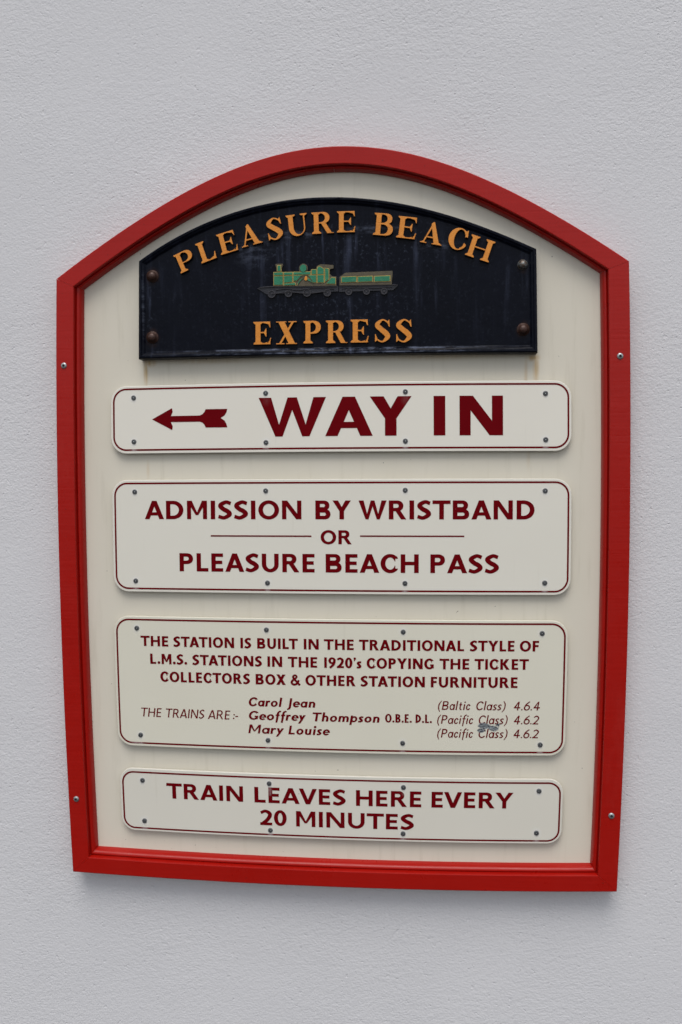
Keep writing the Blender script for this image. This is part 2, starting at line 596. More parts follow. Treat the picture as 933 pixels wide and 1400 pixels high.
CAPW = {'A': 1.06, 'B': .87, 'C': .93, 'D': .95, 'E': .66, 'F': .63, 'G': 1.0, 'H': .97, 'I': .25, 'J': .3, 'K': .95, 'L': .66,
        'M': 1.09, 'N': 1.02, 'O': 1.1, 'P': .77, 'R': .90, 'S': .75, 'T': .96, 'U': .93, 'V': 1.05, 'W': 1.5, 'X': 1.02, 'Y': 1.05,
        '0': .78, '1': .25, '2': .74, '4': .8, '6': .78, '9': .78, '&': .98, '.': .24, "'": .22, ':': .2, '-': .38, '(': .32, ')': .32,
        'a': .72, 'c': .58, 'e': .70, 'f': .46, 'h': .68, 'i': .22, 'l': .22, 'm': 1.08, 'n': .68, 'o': .76, 'p': .74, 'r': .46,
        's': .52, 't': .44, 'u': .68, 'y': .68}
ROUND = set('COGSQ0269&abcdeopsg(')


def sans(ch, v, h, k):
    """ops for one letter in cap heights; v, h stroke weights, k widening; returns ops, width"""
    w = CAPW[ch]
    bold = v > .17
    if ch in 'I1':
        w = v
    elif ch in "il":
        w = v
    elif ch == '.':
        w = v * 1.1
    else:
        w = w * k
        if not bold:
            w *= .93
    ov = .015
    xh = .66
    o = []
    V = v
    if ch in 'I1':
        o = [('+', rect(0, 0, V, 1))]
    elif ch in 'EF':
        o = [('+', rect(0, 0, V, 1)), ('+', rect(0, 1 - h, w, 1)), ('+', rect(0, .5 - h / 2 + .01, w * .93, .5 + h / 2 + .01))]
        if ch == 'E':
            o.append(('+', rect(0, 0, w, h)))
    elif ch == 'L':
        o = [('+', rect(0, 0, V, 1)), ('+', rect(0, 0, w, h))]
    elif ch == 'T':
        o = [('+', rect(w / 2 - V / 2, 0, w / 2 + V / 2, 1)), ('+', rect(0, 1 - h, w, 1))]
    elif ch == 'H':
        o = [('+', rect(0, 0, V, 1)), ('+', rect(w - V, 0, w, 1)), ('+', rect(0, .51 - h / 2, w, .51 + h / 2))]
    elif ch in 'AV':
        t = V * 1.08 if bold else V * 1.2
        d = V * 1.06
        s = (w / 2 - t / 2)                       # horizontal run of a leg side
        za = (w / 2 - d) / s                      # inner apex height
        o = [('+', [(0, 0), (w, 0), (w / 2 + t / 2, 1), (w / 2 - t / 2, 1)]),
             ('-', [(d, -.01), (w - d, -.01), (w / 2, za)])]
        if ch == 'A':
            z0, z1 = .20, .20 + h * .92
            o.append(('+', [(z0 * s + d * .5, z0), (w - z0 * s - d * .5, z0), (w - z1 * s - d * .5, z1), (z1 * s + d * .5, z1)]))
        else:
            o = [(q, [(x, 1 - z) for x, z in pl]) for q, pl in o]
    elif ch == 'W':
        d = V * 1.1
        bw = V * 1.02 * .62 + .0
        mt = V * .82
        # legs: bottoms at x1, x2 ; middle apex at w/2
        x1, x2 = w * .30, w * .70
        o = [('+', [(0, 1), (d, 1), (x1 + bw / 2, 0), (x1 - bw / 2, 0)]),
             ('+', [(w / 2 - mt / 2, 1), (w / 2 + mt / 2, 1), (x1 + bw / 2, 0), (x1 - bw / 2, 0)]),
             ('+', [(w / 2 - mt / 2, 1), (w / 2 + mt / 2, 1), (x2 + bw / 2, 0), (x2 - bw / 2, 0)]),
             ('+', [(w - d, 1), (w, 1), (x2 + bw / 2, 0), (x2 - bw / 2, 0)])]
    elif ch == 'M':
        s = V * .93
        mz = .22 if bold else .25
        d = V * 1.12
        o = [('+', rect(0, 0, s, 1)), ('+', rect(w - s, 0, w, 1)),
             ('+', [(0, 1), (d, 1), (w / 2 + V * .28, mz), (w / 2 - V * .28, mz)]),
             ('+', [(w - d, 1), (w, 1), (w / 2 + V * .28, mz), (w / 2 - V * .28, mz)])]
    elif ch == 'N':
        s = V * .95
        d = V * 1.15
        o = [('+', rect(0, 0, s, 1)), ('+', rect(w - s, 0, w, 1)), ('+', [(0, 1), (d, 1), (w, 0), (w - d, 0)])]
    elif ch in 'O0':
        rx = w / 2
        o = [('+', ell(rx, .5, rx, .5 + ov, 40)), ('-', ell(rx, .5, rx - V * 1.02, .5 + ov - h, 36))]
    elif ch in 'CG':
        rx = w * (.56 if ch == 'C' else .54)
        o = [('+', ell(rx, .5, rx, .5 + ov, 44)), ('-', ell(rx, .5, rx - V * 1.05, .5 + ov - h, 40)),
             ('-', rect(w, -.2, w + 1, 1.2))]
        if ch == 'C':
            o += [('-', [(rx + .05, .5), (w + .3, .80 + .05), (w + .3, .15)]), ('-', rect(w * .86, .235, w + .2, .765))]
        else:
            o += [('-', [(rx + .05, .5), (w + .3, .86), (w + .3, .15)]), ('-', rect(w * .80, .30, w + .2, .78)),
                  ('+', rect(w - V, .09, w, .46)), ('+', rect(w * .62, .46 - h * .85, w, .46))]
    elif ch == 'D':
        a, b = bowl(0, w, 0, 1, V * 1.02, h, 26, 2.05)
        o = a + b + [('+', rect(0, 0, V, 1))]
    elif ch == 'B':
        a, b = bowl(0, w, 0, .55, V, h, 20)
        c, d = bowl(0, w * .93, .47, 1, V * .97, h * .95, 20)
        o = a + c + b + d + [('+', rect(0, 0, V, 1)), ('+', rect(0, .51 - h * .42, w * .55, .51 + h * .42))]
    elif ch == 'P':
        a, b = bowl(0, w, .40, 1, V, h, 22)
        o = a + b + [('+', rect(0, 0, V, 1))]
    elif ch == 'R':
        a, b = bowl(0, w * .86, .43, 1, V, h * .95, 22)
        o = a + b + [('+', rect(0, 0, V, 1)), ('+', [(w * .40 - V * .1, .47), (w * .40 + V * .95, .50), (w + V * .12, 0), (w - V * 1.02, 0)])]
    elif ch == 'S':
        o = stroke([(w * .92, .845, h * 1.02), (w * .56, 1 - h / 2 + ov, h * 1.02), (V * .52, .74, V * .98), (w * .40, .545, V * .98),
                    (w * .66, .44, V * 1.0), (w - V * .52, .27, V * .98), (w * .44, h / 2 - ov, h * 1.02), (w * .03, .15, h * 1.02)], 7)
    elif ch == 'U':
        o = [('+', rect(0, .4, w, 1)), ('+', ell(w / 2, .42, w / 2, .42 + ov, 36)),
             ('-', rect(V, .42, w - V, 1.1)), ('-', ell(w / 2, .42, w / 2 - V, .42 + ov - h, 32))]
    elif ch == 'X':
        d = V * 1.18
        o = [('+', [(0.02, 1), (d + .02, 1), (w, 0), (w - d, 0)]), ('+', [(w - d - .02, 1), (w - .02, 1), (d, 0), (0, 0)])]
    elif ch == 'Y':
        d = V * 1.2
        o = [('+', rect(w / 2 - V / 2, 0, w / 2 + V / 2, .47)),
             ('+', [(0, 1), (d, 1), (w / 2 + V / 2, .44), (w / 2 - V / 2, .44)]),
             ('+', [(w - d, 1), (w, 1), (w / 2 + V / 2, .44), (w / 2 - V / 2, .44)])]
    elif ch == 'K':
        d = V * 1.22
        o = [('+', rect(0, 0, V, 1)), ('+', [(V * .9, .48), (V * .9, .60), (w - d - .06, 1), (w - .06, 1), (V * .9 + d * .75, .48)]),
             ('+', [(V * .9, .58), (V * .9 + d * .7, .60), (w, 0), (w - d, 0), (V * .9, .5)])]
    elif ch == 'J':
        w = V + .12
        o = [('+', rect(.12, -.05, .12 + V, 1))] + stroke([(.12 + V / 2, 0, V), (.10 + V * .35, -.16, V * .95), (-.02, -.27, h * .7)], 5)
    elif ch == '2':
        o = stroke([(w * .06, .80, h * .95), (w * .45, 1 - h / 2 + ov, h), (w - V * .55, .74, V), (w * .66, .42, V * .95), (w * .22, .10, V * .9)], 8) + \
            [('+', rect(0, 0, w, h * .95))]
    elif ch == '4':
        o = [('+', rect(w * .55, 0, w * .55 + V, 1)), ('+', rect(0, .24, w, .24 + h)),
             ('+', [(0, .24), (V * 1.05, .24), (w * .55 + V * .6, 1), (w * .55 + V * .0, 1), (0, .33)])]
    elif ch in '69':
        rz = .325
        o = [('+', ell(w / 2, rz - ov, w / 2, rz, 32)), ('-', ell(w / 2, rz - ov, w / 2 - V, rz - h * .95, 28))] + \
            stroke([(V * .5, rz, V), (w * .25 + V * .15, .66, V * .95), (w * .80, 1.0, V * .85)], 8)
        if ch == '9':
            o = [(q, [(w - x, 1 - z) for x, z in pl]) for q, pl in o]
    elif ch == '&':
        t = V * .82
        o = stroke([(w * 1.0, .0, t), (w * .62, .36, t), (w * .30, .68, t), (w * .30, .87, t * .9), (w * .47, .955, t * .8), (w * .64, .83, t * .9),
                    (w * .50, .64, t * .9), (w * .17, .42, t), (w * .10, .20, t), (w * .34, .06, t), (w * .64, .14, t), (w * .90, .48, t * .9)], 7)
    elif ch == '.':
        r = V * .56
        o = [('+', ell(r, r, r, r, 14))]
    elif ch == ':':
        r = V * .6
        o = [('+', ell(r, r + .06, r, r, 12)), ('+', ell(r, .56, r, r, 12))]
    elif ch == '-':
        o = [('+', rect(0, .31, w, .31 + h))]
    elif ch == "'":
        o = [('+', ell(V * .5, .92, V * .5, V * .45, 14)), ('+', [(V * .35, .95), (V, .93), (V * .45, .66), (V * .12, .70)])]
    elif ch in '()':
        t = V * .85
        o = stroke([(w, 1.05, t * .6), (w * .25, .72, t), (w * .12, .42, t), (w * .25, .12, t), (w * .95, -.22, t * .6)], 6)
        if ch == ')':
            o = [(q, [(w - x, z) for x, z in pl]) for q, pl in o]
            o = [(q, pl) for q, pl in o]
    # ---- lower case (single storey a, as in an italic)
    elif ch in 'ao':
        e = ell(w / 2 - (.02 if ch == 'a' else 0), xh / 2, w / 2 - (.02 if ch == 'a' else 0), xh / 2 + ov, 32)
        i = ell(w / 2 - (.02 if ch == 'a' else 0), xh / 2, w / 2 - V * .98, xh / 2 + ov - h * .92, 28)
        o = [('+', e), ('-', i)]
        if ch == 'a':
            o.append(('+', rect(w - V * .95, 0, w, xh)))
    elif ch == 'p':
        o = [('+', ell(w / 2 + .02, xh / 2, w / 2 - .02, xh / 2 + ov, 32)), ('-', ell(w / 2 + .02, xh / 2, w / 2 - V * .98, xh / 2 + ov - h * .92, 28)),
             ('+', rect(0, -.32, V * .95, xh + .08))]
    elif ch in 'ce':
        o = [('+', ell(w * .54, xh / 2, w * .54, xh / 2 + ov, 32)), ('-', ell(w * .54, xh / 2, w * .54 - V, xh / 2 + ov - h * .92, 28))]
        if ch == 'c':
            o += [('-', [(w * .5, xh / 2), (w * 1.3, xh * .92), (w * 1.3, xh * .1)]), ('-', rect(w, -.1, w + .5, 1))]
        else:
            o += [('-', [(w * .5, xh * .42), (w * 1.4, xh * .42), (w * 1.4, xh * .05), (w, xh * .20), (w * .8, xh * .25)]),
                  ('+', rect(V * .6, xh * .42, w * 1.02, xh * .42 + h * .62))]
    elif ch == 'f':
        o = stroke([(w * 1.15, .99, h * .8), (w * .85, 1.02, h * .9), (w * .5 + V * .1, .86, V * .95), (w * .5, .6, V * .95),
                    (w * .5, .2, V * .95), (w * .46, -.26, V * .8)], 6) + [('+', rect(w * .05, xh - h * .85, w * .98, xh))]
    elif ch in 'hn':
        o = [('+', rect(0, .2, w, xh * .55)), ('+', ell(w / 2, xh * .55, w / 2, xh * .45 + ov, 28)),
             ('-', ell(w / 2, xh * .55, w / 2 - V, xh * .45 + ov - h * .9, 24)), ('-', rect(V, -.1, w - V, xh * .55)),
             ('+', rect(0, 0, V, xh if ch == 'n' else 1.04)), ('+', rect(w - V, 0, w, xh * .56))]
    elif ch == 'm':
        o = []
        hw = (w + V) / 2
        for x0 in (0, hw - V):
            o += [('+', ell(x0 + hw / 2, xh * .55, hw / 2, xh * .45 + ov, 28)), ('-', ell(x0 + hw / 2, xh * .55, hw / 2 - V, xh * .45 + ov - h * .9, 24)),
                  ('-', rect(x0 + V, -.1, x0 + hw - V, xh * .55))]
            o += [('+', rect(x0, 0, x0 + V, xh * (1 if x0 == 0 else .6))), ('+', rect(x0 + hw - V, 0, x0 + hw, xh * .56))]
    elif ch == 'u':
        o = [('+', ell(w / 2, xh * .42, w / 2, xh * .42 + ov, 28)), ('-', ell(w / 2, xh * .42, w / 2 - V, xh * .42 + ov - h * .9, 24)),
             ('-', rect(V, xh * .42, w - V, 1)), ('+', rect(0, xh * .42, V, xh)), ('+', rect(w - V, 0, w, xh))]
    elif ch == 'i':
        o = [('+', rect(0, 0, V, xh)), ('+', ell(V / 2, .90, V * .58, V * .56, 14))]
    elif ch == 'l':
        o = [('+', rect(0, 0, V, 1.04))]
    elif ch == 'r':
        o = [('+', rect(0, 0, V, xh))] + stroke([(V * .6, xh * .62, V * .7), (w * .62, xh - h * .45, h * .95), (w * 1.0, xh - h * .5, h * 1.0)], 6)
    elif ch == 's':
        t = h * .95
        o = stroke([(w * .93, xh * .86, t), (w * .52, xh - t / 2 + ov, t), (V * .5, xh * .73, V * .9), (w * .5, xh * .5, V * .92),
                    (w - V * .5, xh * .27, V * .9), (w * .45, t / 2 - ov, t), (w * .03, xh * .14, t)], 6)
    elif ch == 't':
        o = stroke([(w * .42, .88, V * .95), (w * .42, .5, V * .95), (w * .44, .2, V * .95), (w * .66, h * .5, h * .9), (w, .06, h * .8)], 6) + \
            [('+', rect(0, xh - h * .85, w * .95, xh))]
    elif ch == 'y':
        o = [('+', [(0, xh), (V * 1.1, xh), (w * .5 + V * .5, 0.04), (w * .5 - V * .45, 0.04)]),
             ('+', [(w - V * 1.05, xh), (w, xh), (w * .32 + V * .1, -.30), (w * .32 - V * .9, -.30)])]
    return o, w


def inside(pl, x, z):
    c = False
    j = len(pl) - 1
    for i in range(len(pl)):
        xi, zi = pl[i]
        xj, zj = pl[j]
        if (zi > z) != (zj > z) and x < (xj - xi) * (z - zi) / (zj - zi) + xi:
            c = not c
        j = i
    return c


def solve(ops):
    """union / difference of simple polygons -> verts, triangles, boundary edges"""
    pts, edges = [], []
    for _, pl in ops:
        b = len(pts)
        pts += [Vector(p) for p in pl]
        edges += [(b + i, b + (i + 1) % len(pl)) for i in range(len(pl))]
    v, e, f, *_ = delaunay_2d_cdt(pts, edges, [], 0, 1e-5)
    bb = [(min(p[0] for p in pl), max(p[0] for p in pl), min(p[1] for p in pl), max(p[1] for p in pl)) for _, pl in ops]
    tris = []
    for t in f:
        cx = sum(v[i][0] for i in t) / 3
        cz = sum(v[i][1] for i in t) / 3
        on = False
        for (q, pl), b in zip(ops, bb):
            if b[0] <= cx <= b[1] and b[2] <= cz <= b[3] and inside(pl, cx, cz):
                on = q == '+'
        if on:
            a = (v[t[1]] - v[t[0]]).cross(v[t[2]] - v[t[0]])
            if abs(a) > 1e-9:
                tris.append(tuple(t) if a > 0 else tuple(reversed(t)))
    ec = {}
    for t in tris:
        for i in range(3):
            ec[(t[i], t[(i + 1) % 3])] = 1
    bd = [k for k in ec if (k[1], k[0]) not in ec]
    return [(p[0], p[1]) for p in v], tris, bd


CACHE = {}


def word(text, x0, x1, base, cap, v=.245, h=None, slant=0.0, track=0.0):
    """flat printed word: list of (verts mm, tris) fitted between x0 and x1"""
    h = h if h is not None else v * .78
    def build(k, g):
        out, x = [], 0.0
        for i, ch in enumerate(text):
            o, w = sans(ch, v, h, k)
            if i:
                a, b = text[i - 1], ch
                def sb(c):
                    if c in 'AVWYTXy':
                        return .015
                    if c in '.:-\'':
                        return .05
                    if c in 'CGOS0269&aceopsrf':
                        return .055
                    return .10
                gap = (sb(a) + sb(b)) * g * (.5 + .5 * k)
                if a == 'L' and b in 'TYV':
                    gap -= .1
                if b in 'YV' and a in 'RDOE':
                    gap -= .05
                if (a, b) in (('L', 'E'), ('F', 'U')):
                    gap -= .03
                if (a, b) in (('T', 'A'), ('A', 'T'), ('Y', 'A'), ('A', 'Y'), ('V', 'A'), ('A', 'V')):
                    gap -= .07 * k
                x += gap + track
            out.append((x, o))
            x += w
        return out, x
    span = (x1 - x0) / cap - slant * (1.0 if text[-1] not in 'aceinosrlyumpe' or text[-1] == 'l' else .66)
    lo, hi = .4, 2.2
    for _ in range(30):
        m = (lo + hi) / 2
        if build(m, m ** .3)[1] > span:
            hi = m
        else:
            lo = m
    out, _w = build(lo, lo ** .3)
    res = []
    for x, o in out:
        vv, tt, bd = solve(o)
        res.append(([(x0 + cap * (x + px + slant * pz), base + cap * pz) for px, pz in vv], tt))
    return (text, res)


def printed(name, words, mat, parent, y, label):
    seen = {}
    texts = [t for t, _ in words]
    for t, res in words:
        seen[t] = seen.get(t, 0) + 1
        nth = ('', 'first ', 'second ')[seen[t]] if texts.count(t) > 1 else ''
        verts, faces = [], []
        for vv, tt in res:
            b = len(verts)
            verts += [W(x, y, z) for x, z in vv]
            faces += [tuple(b + i for i in t) for t in tt]
        part(name, verts, faces, mat, parent, label=label.format(nth + 'word ' + t) if label else None)


# ------------------------------------------------------------------ text panels
def rrect(xl, zb, xr, zt, r, n=10, m=10):
    o = []
    for cx, cz, a in ((xr - r, zb + r, -90), (xr - r, zt - r, 0), (xl + r, zt - r, 90), (xl + r, zb + r, 180)):
        arc = ell(cx, cz, r, r, n, a, a + 90)
        if o:
            p, q = o[-1], arc[0]
            o += [(p[0] + (q[0] - p[0]) * i / m, p[1] + (q[1] - p[1]) * i / m) for i in range(1, m)]
        o += arc
    p, q = o[-1], o[0]
    o += [(p[0] + (q[0] - p[0]) * i / m, p[1] + (q[1] - p[1]) * i / m) for i in range(1, m)]
    return o


def panel(label, bx, r, mat, pmat, screws, top_gap=4.6, bot_gap=5.2):
    """bx: red border line centre (left, bottom, right, top)"""
    l, b, rt, t = bx
    def oc(d):
        return rrect(l - 4.6 + d, b - bot_gap + d, rt + 4.4 - d, t + top_gap - d, r + 4.6 - d)
    rings = [(oc(0), 0.0027), (oc(0), 0.0008), (oc(.3), 0.0002), (oc(.9), 0.0)]
    n = len(rings[0][0])
    verts, faces = [], []
    for o, y in rings:
        verts += [W(x, y, z) for x, z in o]
    for k in range(len(rings) - 1):
        for i in range(n):
            j = (i + 1) % n
            faces.append((k * n + i, k * n + j, (k + 1) * n + j, (k + 1) * n + i))
    faces.append(tuple((len(rings) - 1) * n + i for i in range(n)))
    faces.append(tuple(reversed(range(n))))
    p = part('text_panel', verts, faces, mat, label=label)
    a, c = rrect(l - 1.25, b - 1.25, rt + 1.25, t + 1.25, r + 1.25), rrect(l + 1.25, b + 1.25, rt - 1.25, t - 1.25, r - 1.25)
    verts = [W(x, -0.00025, z) for x, z in a] + [W(x, -0.00025, z) for x, z in c]
    n = len(a)
    part('border_line', verts, [(i, (i + 1) % n, n + (i + 1) % n, n + i) for i in range(n)], pmat, p)
    for x, z in screws:
        instance('screw', screw_me, x, 0.0, z, p)
    return p


S1 = [(-413.3, 98.0), (-221.6, 101.0), (-27.1, 100.6), (164.8, 97.2), (-413.3, 35.3), (-221.5, 32.1), (-27.3, 32.7), (165.0, 34.1)]
S2 = [(-413.1, -36.3), (-222.5, -35.4), (-27.7, -35.0), (164.5, -36.0), (-414.0, -164.3), (-221.2, -165.1), (-28.1, -164.2), (165.0, -163.1)]
S3 = [(-414.3, -233.2), (-223.6, -232.0), (-30.5, -232.6), (162.6, -233.7), (-413.6, -392.6), (-223.7, -393.5), (-30.7, -393.0), (163.3, -393.4)]
S4 = [(-413.5, -462.4), (-223.1, -458.8), (-29.2, -458.9), (163.7, -461.9), (-413.0, -525.8), (-222.6, -530.7), (-29.2, -529.2), (162.0, -525.3)]


def worn(screws, zb, extra=()):
    return [(x, zb, 6, 3, .6) for x, z in screws[4:]] + list(extra)


P1M = mat_panel('panel_cream_enamel', (0.745, 0.71, 0.62), (0.785, 0.755, 0.67), S1)  # creams step darker from top panel to bottom: light falloff put into the colour
P2M = mat_panel('panel_cream_enamel_two', (0.72, 0.69, 0.60), (0.76, 0.735, 0.65), S2)
P3M = mat_panel('panel_greenish_cream_enamel', (0.69, 0.66, 0.545), (0.73, 0.705, 0.595), S3, True)
P4M = mat_panel('panel_cream_enamel_dimmed', (0.67, 0.64, 0.555), (0.71, 0.685, 0.605), S4)
T1 = mat_print('dark_red_print_worn', worn(S1, 23.5, [(-221, 91, 8, 11, .06), (-27, 90, 8, 11, .08)]))
T2 = mat_print('dark_red_print', worn(S2, -175.3))
T3 = mat_print('dark_red_print_scuffed', worn(S3, -405, [(-420, -404, 12, 3, .5)]), True)
T4 = mat_print('dark_red_print_faded', worn(S4, -537.5, [(-222, -468, 4, 8, .32), (-222, -474, 3, 5, .35), (-29, -468, 4, 6, .15), (-94, -515, 2.5, 3, .8)]))
YP = -0.0003

# way in
pn = panel("long cream panel with a dark red arrow and the words WAY IN", (-443.1, 23.5, 196.2, 110.4), 18.5, P1M, T1, S1)
words = [('WAY', []), ('IN', [])]
for ch, a, b in (('W', -231.5, -136.9), ('A', -138.2, -72.3), ('Y', -76.2, -18.6), ('I', 11.6, 27.4), ('N', 47.1, 106.6)):
    words[ch in 'IN'][1].extend(word(ch, a, b, 40.2, 54.3, v=.294, h=.175)[1])
printed('printed_word', words, T1, pn, YP, "large bold dark red {}")
arrow = [(-386, 66.7), (-356.6, 82.3), (-355.6, 77), (-358.3, 71.1), (-316.5, 71.2), (-312.2, 73), (-309.4, 76), (-307.5, 79.9), (-276.4, 79.9),
         (-277.6, 75), (-280.5, 70.6), (-286, 67.2), (-280.5, 63.6), (-277.8, 59), (-276.5, 53.9), (-307.6, 54.1), (-309.4, 58),
         (-312.2, 61), (-316.0, 62.4), (-358.3, 62.5), (-355.6, 56.5), (-356.5, 51.2)]
vv, tt, bd = solve([('+', arrow)])
printed('arrow', [('', [(vv, tt)])], T1, pn, YP, "dark red flighted arrow pointing left")

# admission
pn = panel("large cream panel reading ADMISSION BY WRISTBAND OR PLEASURE BEACH PASS", (-442.8, -175.2, 196.6, -24.2), 18, P2M, T2, S2, 4.8, 5.0)
A2 = dict(base=-75.3, cap=26.2)
printed('printed_word', [word('ADMISSION', -398.4, -172.2, **A2), word('BY', -152.6, -103.0, **A2), word('WRISTBAND', -92.3, 150.0, **A2)],
        T2, pn, YP, "dark red {} of the upper line")
printed('printed_word', [word('OR', -145.5, -102.7, -110.0, 19.5)], T2, pn, YP, "smaller dark red {} between two rules")
A2 = dict(base=-149.7, cap=26.0)
printed('printed_word', [word('PLEASURE', -348.2, -154.2, **A2), word('BEACH', -138.6, -9.1, **A2), word('PASS', 7, 101.7, **A2)],
        T2, pn, YP, "dark red {} of the lower line")
for a, b, z in ((-301.9, -158.4, -98.9), (-90.4, 53.6, -98.6)):
    vv, tt, bd = solve([('+', [(a, z - 1.0), ((a + b) / 2, z - 1.0), (b, z - 1.0), (b, z + 1.0), ((a + b) / 2, z + 1.0), (a, z + 1.0)])])
    printed('rule_line', [('', [(vv, tt)])], T2, pn, YP, None)

# station history
pn = panel("greenish cream panel of small print about the station and its trains, scuffed at lower right", (-444.6, -404.7, 194.3, -220.7), 18, P3M, T3, S3, 4.8, 5.0)
K = dict(base=-259.2, cap=15.1, v=.25)
printed('printed_word', [word(t, a, b, **K) for t, a, b in (
    ('THE', -409.0, -367.5), ('STATION', -359.8, -270.5), ('IS', -261.4, -245.7), ('BUILT', -237.1, -178.8), ('IN', -170.4, -149.2),
    ('THE', -141.8, -99.8), ('TRADITIONAL', -92.3, 54.4), ('STYLE', 62.4, 124.4), ('OF', 131.8, 158.5))], T3, pn, YP,
    "bold {} of the first line")
K = dict(base=-285.2, cap=15.1, v=.25)
l2 = [word(t, a, b, **K) for t, a, b in (
    ('L.M.S.', -395.3, -340.0), ('STATIONS', -332.3, -230.6), ('IN', -222.7, -201.5), ('THE', -193.4, -151.6), ("1920's", -141.6, -88.8),
    ('COPYING', -81.7, 12.4), ('THE', 20.3, 61.8), ('TICKET', 69.2, 144.9))]
printed('printed_word', l2, T3, pn, YP, "bold {} of the second line")
K = dict(base=-311.2, cap=15.2, v=.25)
printed('printed_word', [word(t, a, b, **K) for t, a, b in (
    ('COLLECTORS', -380.8, -248.3), ('BOX', -240.1, -196.7), ('&', -189.5, -176.4), ('OTHER', -168.6, -97.8), ('STATION', -90.2, .1),
    ('FURNITURE', 8.4, 129.5))], T3, pn, YP, "bold {} of the third line")
K = dict(base=-364.3, cap=13.3, v=.14, h=.12, slant=.13)
printed('printed_word', [word(t, a, b, **K) for t, a, b in (
    ('THE', -412.8, -380.2), ('TRAINS', -375.2, -315.5), ('ARE', -311.5, -278.0), (':-', -274.6, -265.7))], T3, pn, YP,
    "thin slanted {}")
BI = dict(cap=13.0, v=.25, h=.185, slant=.17)
for words, z, lb in (((('Carol', -251.8, -202.0), ('Jean', -194.5, -154.0)), -343.4, "bold italic {} of the name Carol Jean"),
                     ((('Geoffrey', -252.0, -168.5), ('Thompson', -160.5, -62.7)), -363.4, "bold italic {} of the name Geoffrey Thompson"),
                     ((('Mary', -252.2, -200.0), ('Louise', -194.0, -134.2)), -383.6, "bold italic {} of the name Mary Louise")):
    printed('printed_word', [word(t, a, b, z, **BI) for t, a, b in words], T3, pn, YP, lb)
printed('printed_word', [word('O.B.E.', -55.6, -18.0, -362.9, 12.4, v=.22), word('D.L.', -12.6, 10.4, -362.9, 12.4, v=.22)], T3, pn, YP,
        "condensed bold {}")
LI = dict(cap=12.6, v=.142, h=.13, slant=.17)
for words, z, lb in (((('(Baltic', 18.6, 64.6), ('Class)', 71.5, 114.2), ('4.6.4', 124.5, 163.0)), -343.4, "thin italic {} of the top class line"),
                     ((('(Pacific', 17.6, 68.9), ('Class)', 75.2, 117.4), ('4.6.2', 124.8, 161.8)), -363.6, "thin italic {} of the middle class line"),
                     ((('(Pacific', 17.8, 68.9), ('Class)', 75.2, 117.6), ('4.6.2', 124.8, 161.8)), -383.7, "thin italic {} of the bottom class line")):
    printed('printed_word', [word(t, a, b, z, **LI) for t, a, b in words], T3, pn, YP, lb)

# train times
pn = panel("narrow cream panel at the bottom reading TRAIN LEAVES HERE EVERY 20 MINUTES", (-444.0, -537.3, 193.8, -450.0), 16.5, P4M, T4, S4, 5.8, 4.6)
K = dict(base=-488.3, cap=23.8, v=.245)
printed('printed_word', [word('TRAIN', -377.2, -262.0, **K), word('LEAVES', -245.2, -111.9, **K), word('HERE', -97.1, -3.5, **K),
                      word('EVERY', 11.1, 127.6, **K)], T4, pn, YP, "dark red {} of the upper line")
K = dict(base=-523.0, cap=23.8, v=.245)
printed('printed_word', [word('20', -237.4, -198.3, **K), word('MINUTES', -184.4, -13.6, **K)], T4, pn, YP, "dark red {} of the lower line")


# ------------------------------------------------------------------ cast iron name plate
def f_plate(x):
    X = (x + 124.6) / 100
    return 372.4 - 3.49 * X - 10.244 * X ** 2 + .396 * X ** 3 + .001 * X ** 4 + .014 * X ** 5


def po(d):
    return arch_outline(-402.6, 153.3, 151.9, f_plate, (d, d, d, d), -124.6)


Y_FIELD, Y_FACE = -0.0062, -0.0112
rings = [(po(0), 0.0078), (po(0), -0.0085), (po(.8), -0.0103), (po(2.2), -0.0112), (po(4.2), -0.0110), (po(5.2), -0.0096), (po(6.4), -0.0092), (po(7.6), -0.0088),
         (po(9.5), Y_FIELD - .0003), (po(10.5), Y_FIELD)]
n = len(rings[0][0])
verts, faces = [], []
for o, y in rings:
    for x, z in o:
        verts.append(W(x, y + random.uniform(-.00012, .00012) * (y < 0), z))
for k in range(len(rings) - 1):
    for i in range(n):
        j = (i + 1) % n
        faces.append((k * n + i, k * n + j, (k + 1) * n + j, (k + 1) * n + i))
faces.append(tuple((len(rings) - 1) * n + i for i in range(n)))
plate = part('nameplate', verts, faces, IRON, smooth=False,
             label="arched black cast iron plate with raised gold letters and a green steam engine")


